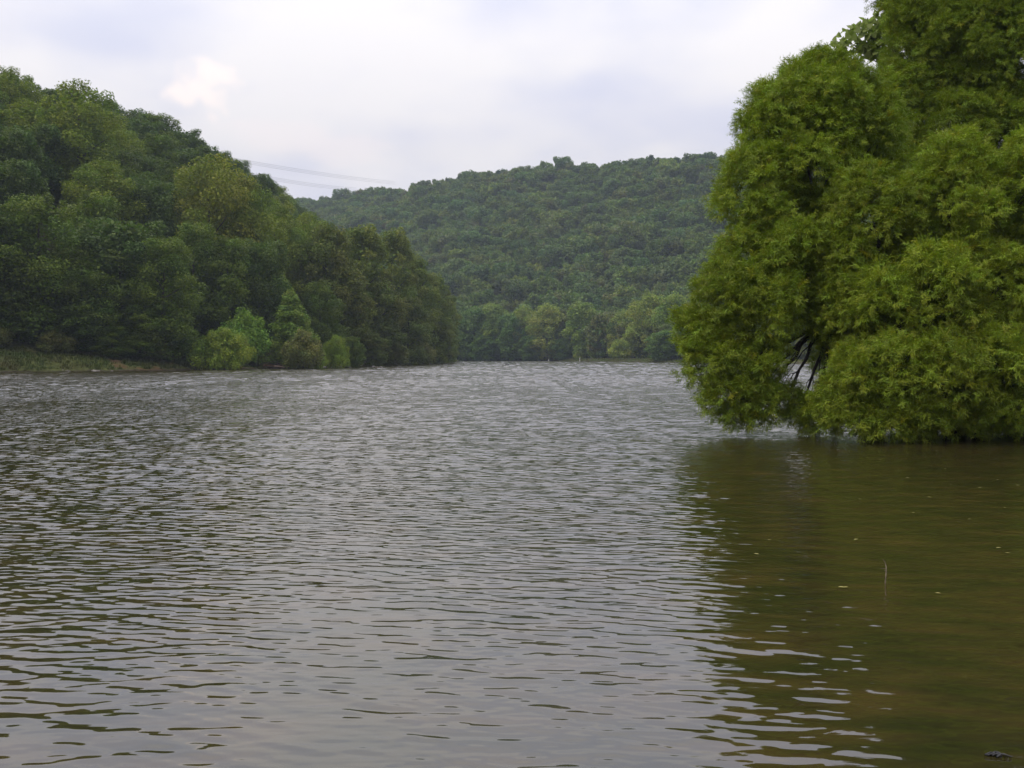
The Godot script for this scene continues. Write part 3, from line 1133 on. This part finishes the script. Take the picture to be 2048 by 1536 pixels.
func willow(label: String, lobes: Array, foot: Vector3, sprigs: Array, leaf: Material, bark: Material, per_m2: float, col: Color, trunks: int):
	var o := Node3D.new()
	o.name = numbered("willow_tree")
	add_child(o)
	o.position = foot
	tag(o, label, "tree", "willows at the right")
	# stems from the foot into the masses
	var st := SurfaceTool.new()
	st.begin(Mesh.PRIMITIVE_TRIANGLES)
	var heads := []
	for i in trunks:
		var a := TAU * i / trunks + 0.5
		var head := Vector3(cos(a) * 1.3 - 0.8, 3.2 + 0.5 * i, sin(a) * 1.0)
		heads.append(head)
		tube(st, bent(Vector3(cos(a) * 0.25, -1.2, sin(a) * 0.25), head, 0.2, 7, 0.06), tapered(0.22, 0.1), 9)
	mesh_node("trunk", st.commit(), bark, o)
	for l in lobes:
		var c: Vector3 = Vector3(l[0], l[1], l[2]) - foot
		var from: Vector3 = heads[0]
		for h in heads:
			if h.distance_to(c) < from.distance_to(c):
				from = h
		st = SurfaceTool.new()
		st.begin(Mesh.PRIMITIVE_TRIANGLES)
		var main := bent(from, c, 0.35, 8, 0.07)
		tube(st, main, tapered(0.09, 0.022, 8), 6)
		for q in 8:
			var d := rand_dir()
			d.y = d.y * 0.7 + 0.15
			var at: Vector3 = main[rng.randi_range(4, 8)]
			tube(st, bent(at, c + d * Vector3(l[3], l[4], l[3]) * 0.85, 0.12, 4, 0.04), tapered(0.02, 0.005, 4), 4)
		mesh_node("limb", st.commit(), bark, o)
	# foliage: sprigs over rounded sub-masses of every lobe
	var where := [[], [], []]
	for l in lobes:
		var c := Vector3(l[0], l[1], l[2]) - foot
		var rad := Vector3(l[3], l[4], (l[3] + l[4]) * 0.5)
		var subs := [[c, rad * 0.84, 0.9]]
		for q in 34:
			var d := rand_dir()
			if d.y < -0.35 and q % 2:
				d.y = -d.y
			subs.append([c + d * rad * rng.randf_range(0.74, 0.92), Vector3.ONE * (rad.x + rad.y) * 0.5 * rng.randf_range(0.13, 0.27), 1.0])
		var lobe_tone := rng.randf_range(0.86, 1.14)
		for s in subs:
			var r: Vector3 = s[1]
			var area := 4.0 * PI * pow((pow(r.x * r.y, 1.6) + pow(r.x * r.z, 1.6) + pow(r.y * r.z, 1.6)) / 3.0, 1.0 / 1.6)
			var count := int(area * per_m2 * s[2])
			var tone := lobe_tone * rng.randf_range(0.9, 1.12)
			for i in count:
				var d := rand_dir()
				if d.y < -0.3 and rng.randf() < 0.5:
					d.y = -d.y
				var stray := rng.randf_range(0.1, 0.4) if rng.randf() < 0.10 else 0.0
				var p: Vector3 = s[0] + d * r * (0.5 + 0.5 * sqrt(rng.randf()) + stray)
				if p.y + foot.y < 0.10:
					continue
				var yaw := atan2(-d.z, d.x) + rng.randfn(0.0, 0.55)
				var pitch := clampf(asin(d.y) * 0.75 + 0.15 + rng.randfn(0.0, 0.3), -0.9, 1.25)
				var b := Basis(Vector3.UP, yaw) * Basis(Vector3.BACK, pitch) * Basis(Vector3.RIGHT, rng.randf_range(-0.7, 0.7))
				var size := rng.randf_range(0.6, 1.25)
				var t := tone * rng.randf_range(0.85, 1.18)
				var yl := rng.randf_range(-0.1, 0.12) + (0.25 if rng.randf() < 0.04 else 0.0)
				where[i % 3].append([Transform3D(b.scaled(Vector3.ONE * size), p), Color(col.r * t * (1.0 + yl), col.g * t, col.b * t * (1.0 - yl))])
	var total := 0
	for q in 3:
		var mm := MultiMesh.new()
		mm.transform_format = MultiMesh.TRANSFORM_3D
		mm.use_colors = true
		mm.mesh = sprigs[q]
		mm.instance_count = where[q].size()
		total += where[q].size()
		for i in where[q].size():
			mm.set_instance_transform(i, where[q][i][0])
			mm.set_instance_color(i, where[q][i][1])
		var f := MultiMeshInstance3D.new()
		f.name = "foliage"
		f.multimesh = mm
		f.material_override = leaf
		f.set_meta("kind", "stuff")
		o.add_child(f, true)
	print("willow sprigs ", total)


func make_willows():
	var leaf := leaf_material(Color(0.48, 0.62, 0.16).linear_to_srgb(), 0.42)
	var bark := bark_material(Color(0.055, 0.045, 0.032))
	var sprigs := [sprig_mesh(35, 0.20, 0.085, 0.013), sprig_mesh(30, 0.17, 0.08, 0.0125), sprig_mesh(45, 0.27, 0.09, 0.013)]
	var col := Color(0.235, 0.312, 0.028)
	willow("broad willow whose left side hangs over the open water", WILLOW_A, Vector3(10.7, -0.7, -29.2), sprigs, leaf, bark, 46.0, col, 3)
	willow("tallest willow rising out of the top right corner behind the others", WILLOW_B, Vector3(13.8, 0.0, -34.0), sprigs, leaf, bark, 54.0, col * Color(0.94, 0.95, 1.0), 3)
	willow("low spreading willow in front whose foliage dips into the dark water", WILLOW_C, Vector3(11.6, -0.6, -27.0), sprigs, leaf, bark, 46.0, col * Color(1.04, 1.02, 1.0), 4)


# a broad-leaved tree behind the willows, of which one branch shows against the sky
func make_sycamore():
	var o := Node3D.new()
	o.name = "sycamore_tree"
	add_child(o)
	o.position = Vector3(16.15, 0.3, -37.0)
	tag(o, "sycamore behind the willows, one pale leafy branch bare against the sky", "tree")
	var bark := bark_material(Color(0.22, 0.20, 0.16))
	var st := SurfaceTool.new()
	st.begin(Mesh.PRIMITIVE_TRIANGLES)
	tube(st, bent(Vector3(0, -1, 0), Vector3(-0.4, 14, 0), 0.0, 8, 0.1), tapered(0.35, 0.1, 8), 9)
	mesh_node("trunk", st.commit(), bark, o)
	var masses := [[-4.5, 12.6, 0.6, 0.5], [-4.0, 12.9, 0.5, 0.45], [-3.55, 12.4, 0.55, 0.55], [-3.4, 13.25, 0.5, 0.45], [-3.9, 12.2, 0.35, 0.3], [-3.0, 12.6, 0.7, 0.6], [-2.8, 13.4, 0.5, 0.5], [-3.0, 14.25, 0.4, 0.35], [-2.2, 13.6, 0.9, 0.9], [-1.2, 13.0, 1.4, 1.3], [-0.6, 15.0, 1.6, 1.2], [0.8, 13.5, 1.7, 1.4], [-1.6, 11.2, 1.3, 1.1], [0.5, 16.0, 1.4, 1.1]]
	var v := PackedVector3Array()
	var n := PackedVector3Array()
	var c := PackedColorArray()
	var ix := PackedInt32Array()
	for mss in masses:
		var center := Vector3(mss[0], mss[1], rng.randf_range(-0.4, 0.4))
		st = SurfaceTool.new()
		st.begin(Mesh.PRIMITIVE_TRIANGLES)
		var root := Vector3(-0.3, mss[1] - 2.2, 0)
		tube(st, bent(root, center, -0.25, 6, 0.06), tapered(0.06, 0.012, 6), 5)
		mesh_node("limb", st.commit(), bark, o)
		for i in int(170.0 * mss[2] * mss[3]) + 44:
			var d := rand_dir()
			var p: Vector3 = center + d * Vector3(mss[2], mss[3], mss[2]) * pow(rng.randf(), 0.4)
			var nn := (Vector3.UP * 0.5 + rand_dir() * 0.9).normalized()
			var tu := nn.cross(rand_dir()).normalized()
			var tv := nn.cross(tu)
			var s := rng.randf_range(0.16, 0.27)
			var k := v.size()
			v.append(p)
			n.append(nn)
			var tone := rng.randf_range(0.8, 1.25)
			var cc := Color(0.27 * tone, 0.32 * tone, 0.11 * tone)
			c.append(cc)
			for q in 6:   # lobed outline
				var a := TAU * q / 6.0
				var r := s * (0.62 if q % 2 else 1.0) * 0.6
				v.append(p + tu * cos(a) * r + tv * sin(a) * r)
				n.append(nn)
				c.append(cc)
				ix.append_array(PackedInt32Array([k, k + 1 + (q + 1) % 6, k + 1 + q]))
	mesh_node("crown", array_mesh(v, n, c, ix), leaf_material(Color(0.85, 1.0, 0.5).linear_to_srgb()), o)


# ------------------------------------------------------------------ things on the shores and the water
func stone_mesh(seed_: int) -> ArrayMesh:
	var s := SphereMesh.new()
	s.radius = 0.5
	s.height = 1.0
	s.radial_segments = 14
	s.rings = 8
	var a := s.get_mesh_arrays()
	var v: PackedVector3Array = a[Mesh.ARRAY_VERTEX]
	for i in v.size():
		var p := v[i]
		var k := 1.0 + 0.55 * rough.get_noise_3d(p.x * 1.6 + seed_ * 7.0, p.y * 1.6, p.z * 1.6)
		v[i] = Vector3(p.x * k, clampf(p.y, -0.3, 0.33) * k, p.z * k)
	var st := SurfaceTool.new()
	st.begin(Mesh.PRIMITIVE_TRIANGLES)
	var ix: PackedInt32Array = a[Mesh.ARRAY_INDEX]
	st.set_smooth_group(-1)
	for i in ix:
		st.add_vertex(v[i])
	st.generate_normals()
	return st.commit()


func plain(c: Color, r := 0.9) -> StandardMaterial3D:
	var m := bark_material(c)
	m.roughness = r
	m.uv1_scale = Vector3(2.2, 2.2, 2.2)
	return m


func stick(called: String, pts: Array, r0: float, r1: float, m: Material, parent: Node):
	var st := SurfaceTool.new()
	st.begin(Mesh.PRIMITIVE_TRIANGLES)
	tube(st, pts, tapered(r0, r1, pts.size() - 1), 7)
	return mesh_node(called, st.commit(), m, parent)


func make_shore_things():
	var pale := plain(Color(0.42, 0.39, 0.34))
	var shapes := [stone_mesh(1), stone_mesh(2), stone_mesh(3)]
	var rows := []
	for s in STONES:
		var part := "on the shaded bank" if s[0] < -45.0 else "right of the driftwood heap"
		rows.append([s[0], "small pale waterline stone " + part, "small pale waterline stones " + part])
	var labels := single_out(rows)
	for i in STONES.size():
		var s = STONES[i]
		var o := mesh_node(numbered("stone"), shapes[i % 3], pale, self)
		o.position = Vector3(s[0], 0.1 * s[2] + 0.05, s[1])
		o.rotation.y = rng.randf() * TAU
		o.scale = Vector3(s[2] * 1.3, s[2] * 0.9, s[2])
		tag(o, labels[i], "stone", "pale stones along the left waterline")
	# the pale slab of rock
	var slab := mesh_node("rock_slab", stone_mesh(5), plain(Color(0.50, 0.44, 0.35)), self)
	slab.position = Vector3(-27.6, 0.35, -203.2)
	slab.rotation = Vector3(0.05, 0.3, -0.16)
	slab.scale = Vector3(2.3, 1.7, 1.1)
	tag(slab, "long pale slab of rock tilted at the waterline below the olive trees", "rock")
	# a heap of drift branches
	var wood := plain(Color(0.12, 0.075, 0.05))
	var ruddy := plain(Color(0.24, 0.11, 0.065))
	var light := plain(Color(0.42, 0.30, 0.20))
	var heap := Vector3(-37.2, 0.2, -165.0)
	for i in 15:
		var a := rng.randf_range(-0.5, 0.5)
		var l := rng.randf_range(1.2, 2.6)
		var c := heap + Vector3(rng.randf_range(-1.6, 1.6), rng.randf_range(0.0, 0.5), rng.randf_range(-0.5, 0.5))
		var dir := Vector3(cos(a), rng.randf_range(-0.12, 0.28), sin(a))
		var o = stick(numbered("driftwood_branch"), bent(c - dir * l * 0.5, c + dir * l * 0.5, rng.randf_range(0.0, 0.25), 6, 0.05), rng.randf_range(0.05, 0.1), 0.02, [wood, ruddy, wood][i % 3], self)
		tag(o, "brown branch in the driftwood heap beside the bright willow shrub", "branch", "branches of the driftwood heap")
	var lead = stick("driftwood_log", bent(heap + Vector3(0.2, 0.25, 0.9), heap + Vector3(1.7, 0.1, 0.8), 0.08, 6, 0.03), 0.14, 0.1, light, self)
	tag(lead, "short pale broken log lying in front of the driftwood heap", "log")
	var arch = stick("bare_branch", bent(heap + Vector3(-3.6, 0.0, 0.2), heap + Vector3(1.4, 1.0, 0.1), 0.4, 8, 0.05), 0.07, 0.02, wood, self)
	tag(arch, "long thin bare branch arching over the driftwood heap", "branch")
	# something dark adrift in the far reach: a snag
	var snag = stick("floating_snag", bent(Vector3(-1.6, 0.1, -247.5), Vector3(-0.5, 0.0, -247.3), 0.12, 7, 0.03), 0.22, 0.07, plain(Color(0.03, 0.028, 0.025)), self)
	tag(snag, "dark snag adrift in the far reach below the dark shore trees", "log")
	# white posts on the far shore
	var white := plain(Color(0.74, 0.75, 0.66), 0.7)
	for q in [[15.4, -443.5, 0.55, 0.5, "shorter white post at the far waterline below the tallest pale tree"], [27.0, -420.5, 1.3, 0.42, "taller white post at the far waterline beside the small bright shrub"]]:
		var p := Node3D.new()
		p.name = numbered("white_post")
		add_child(p)
		p.position = Vector3(q[0], 0.15, q[1])
		tag(p, q[4], "post", "white posts on the far shore")
		var st := SurfaceTool.new()
		st.begin(Mesh.PRIMITIVE_TRIANGLES)
		tube(st, [Vector3(0, -0.5, 0), Vector3(0, q[2] * 0.5, 0), Vector3(0.03, q[2], 0)], [q[3] * 0.5, q[3] * 0.48, q[3] * 0.42], 10)
		mesh_node("shaft", st.commit(), white, p)
		st = SurfaceTool.new()
		st.begin(Mesh.PRIMITIVE_TRIANGLES)
		tube(st, [Vector3(0.03, q[2] + 0.002, 0), Vector3(0.03, q[2] + 0.12, 0)], [q[3] * 0.46, q[3] * 0.3], 10)
		mesh_node("cap", st.commit(), white, p)
	# the thin dead shoot that stands in the near water
	var shoot := Node3D.new()
	shoot.name = "dead_shoot"
	add_child(shoot)
	shoot.position = Vector3(3.29, 0, -9.25)
	tag(shoot, "thin pale dead shoot standing upright in the dark near water", "twig")
	var dry := plain(Color(0.34, 0.28, 0.20))
	stick("stem", [Vector3(0.0, -0.3, 0), Vector3(0.0, 0.0, 0), Vector3(0.004, 0.06, 0), Vector3(0.008, 0.12, 0), Vector3(0.006, 0.15, 0), Vector3(-0.004, 0.185, 0), Vector3(-0.022, 0.215, 0)], 0.0075, 0.0025, dry, shoot)
	stick("side_twig", [Vector3(0.007, 0.13, 0), Vector3(-0.02, 0.133, 0.004), Vector3(-0.045, 0.132, 0.0)], 0.002, 0.001, dry, shoot)
	stick("side_twig", [Vector3(0.007, 0.12, 0), Vector3(-0.012, 0.115, 0.006)], 0.002, 0.001, dry, shoot)
	# a clump of dark wet weed near the corner
	var weed := Node3D.new()
	weed.name = "wet_weed"
	add_child(weed)
	weed.position = Vector3(2.43, 0.0, -5.24)
	tag(weed, "small dark clump of wet weed breaking the surface in the lower right corner", "weed")
	var black := plain(Color(0.02, 0.017, 0.012), 0.3)
	for i in 9:
		var a := rng.randf_range(-0.5, 0.5)
		var c := Vector3(rng.randf_range(-0.03, 0.03), 0.004, rng.randf_range(-0.02, 0.02))
		var d := Vector3(cos(a), 0.0, sin(a)) * rng.randf_range(0.02, 0.04)
		stick("strand", bent(c - d, c + d, 0.008, 4, 0.003), 0.005, 0.003, black, weed)
	# leaves adrift
	var lm := StandardMaterial3D.new()
	lm.albedo_color = Color(0.34, 0.30, 0.08).linear_to_srgb()
	lm.roughness = 0.5
	lm.cull_mode = BaseMaterial3D.CULL_DISABLED
	var st := SurfaceTool.new()
	st.begin(Mesh.PRIMITIVE_TRIANGLES)
	var rim := []
	for i in 9:
		var t := i / 8.0
		rim.append([t, 0.22 * sin(t * PI), 0.05 * sin(t * PI)])
	for i in 8:
		var a = rim[i]
		var b = rim[i + 1]
		for side in [-1.0, 1.0]:
			var a1 := Vector3(a[0] - 0.5, 0.02, 0)
			var b1 := Vector3(b[0] - 0.5, 0.02, 0)
			var a2 := Vector3(a[0] - 0.5, 0.02 + a[2], a[1] * side)
			var b2 := Vector3(b[0] - 0.5, 0.02 + b[2], b[1] * side)
			for q in ([a1, b1, b2, a1, b2, a2] if side > 0.0 else [a1, b2, b1, a1, a2, b2]):
				st.set_normal(Vector3.UP)
				st.add_vertex(q)
	var shape := st.commit()
	rows = []
	for q in LEAVES:
		rows.append([-q[0] / q[1], "tiny yellow leaf floating on the dark water at right", "tiny yellow leaves floating on the dark water at right"])
	labels = single_out(rows)
	for i in LEAVES.size():
		var q = LEAVES[i]
		var o := mesh_node(numbered("floating_leaf"), shape, lm, self)
		o.position = Vector3(q[0], 0.012, q[1])
		o.rotation.y = rng.randf_range(-0.7, 0.7)
		o.scale = Vector3.ONE * rng.randf_range(0.04, 0.065)
		tag(o, labels[i], "leaf", "leaves afloat on the dark water")


func make_grass():
	# blades of bank grass, too many to count
	var v := PackedVector3Array()
	var n := PackedVector3Array()
	var ix := PackedInt32Array()
	for i in 14:
		var a := rng.randf() * TAU
		var at := Vector3(rng.randf_range(-0.22, 0.22), 0, rng.randf_range(-0.22, 0.22))
		var h := rng.randf_range(0.3, 0.6)
		var side := Vector3(cos(a), 0, sin(a)) * 0.03
		var lean := Vector3(-sin(a), 0, cos(a)) * h * rng.randf_range(0.2, 0.6)
		var k := v.size()
		v.append_array(PackedVector3Array([at - side, at + side, at + lean * 0.4 + Vector3.UP * h * 0.65 + side * 0.7, at + lean * 0.4 + Vector3.UP * h * 0.65 - side * 0.7, at + lean + Vector3.UP * h]))
		for q in 5:
			n.append((Vector3.UP + lean).normalized())
		ix.append_array(PackedInt32Array([k, k + 1, k + 2, k, k + 2, k + 3, k + 3, k + 2, k + 4]))
	var blade := array_mesh(v, n, PackedColorArray(), ix)
	var spots := []
	for i in left_shore.size():
		var p := left_shore[i]
		if p.y < 90.0 or p.y > 420.0:
			continue
		var dir := (left_shore[mini(i + 2, left_shore.size() - 1)] - left_shore[maxi(i - 2, 0)]).normalized()
		var nrm := Vector2(-dir.y, dir.x)
		for q in 90:
			var t := rng.randf_range(0.7, 10.0)
			var s := p + nrm * t + dir * rng.randf_range(-0.5, 0.5)
			var bare := bank_color(s.x, s.y, t)
			if bare.r > bare.g * 1.2 and rng.randf() < 0.85:
				continue
			spots.append([s.x, left_profile(t, s.y, s.x), s.y])
	for i in far_shore.size():
		var p := far_shore[i]
		if p.x < -40.0 or p.x > 70.0:
			continue
		for q in 12:
			var t := rng.randf_range(0.6, 7.0)
			spots.append([p.x + rng.randf_range(-0.5, 0.5) + t * 0.3, minf(t * 0.16, 1.2), p.y + t])
	var mm := MultiMesh.new()
	mm.transform_format = MultiMesh.TRANSFORM_3D
	mm.use_colors = true
	mm.mesh = blade
	mm.instance_count = spots.size()
	for i in spots.size():
		var s = spots[i]
		var size := rng.randf_range(0.45, 0.95)
		mm.set_instance_transform(i, Transform3D(Basis(Vector3.UP, rng.randf() * TAU).scaled(Vector3.ONE * size), Vector3(s[0], s[1] - 0.05, -s[2])))
		var dry := clampf(rough.get_noise_2d(s[0] * 0.15, s[2] * 0.15) + 0.25 + rng.randf_range(-0.2, 0.2), 0.0, 1.0)
		mm.set_instance_color(i, Color(0.10, 0.14, 0.03).lerp(Color(0.20, 0.155, 0.065), dry * 0.7))
	var o := MultiMeshInstance3D.new()
	o.name = "bank_grass"
	o.multimesh = mm
	o.material_override = leaf_material(Color(0.35, 0.4, 0.15).linear_to_srgb(), 0.7)
	add_child(o)
	tag(o, "rough grass growing along the river banks", "grass", "", "stuff")


func make_power_lines():
	var m := StandardMaterial3D.new()
	m.albedo_color = Color(0.32, 0.32, 0.34).linear_to_srgb()
	m.roughness = 0.5
	m.metallic = 0.3
	var rank := ["uppermost", "second", "third", "fourth", "fifth", "lowest"]
	for i in 6:
		var low := i / 3
		var k := (i % 3) * 0.9
		var near := Vector3(-142.6 + 0.4 * k, 112.6 - k, -600.0).lerp(Vector3(-137.0 + 0.4 * k, 104.7 - k, -600.0), low)
		var off := Vector3(-108.4 + 0.4 * k, 152.6 - k * 1.3, -905.0).lerp(Vector3(-138.3 + 0.4 * k, 146.7 - k * 1.3, -905.0), low)
		var a := near + (near - off) * 0.3
		var b := off + (off - near) * 0.12
		var st := SurfaceTool.new()
		st.begin(Mesh.PRIMITIVE_TRIANGLES)
		var pts := bent(a, b, -1.5, 24)
		var radii := []
		for q in pts:
			radii.append(0.075)
		tube(st, pts, radii, 5)
		var o := mesh_node(numbered("power_line"), st.commit(), m, self)
		tag(o, "%s of the six thin power lines strung across the sky over the far saddle" % rank[i], "power line", "power lines over the saddle")
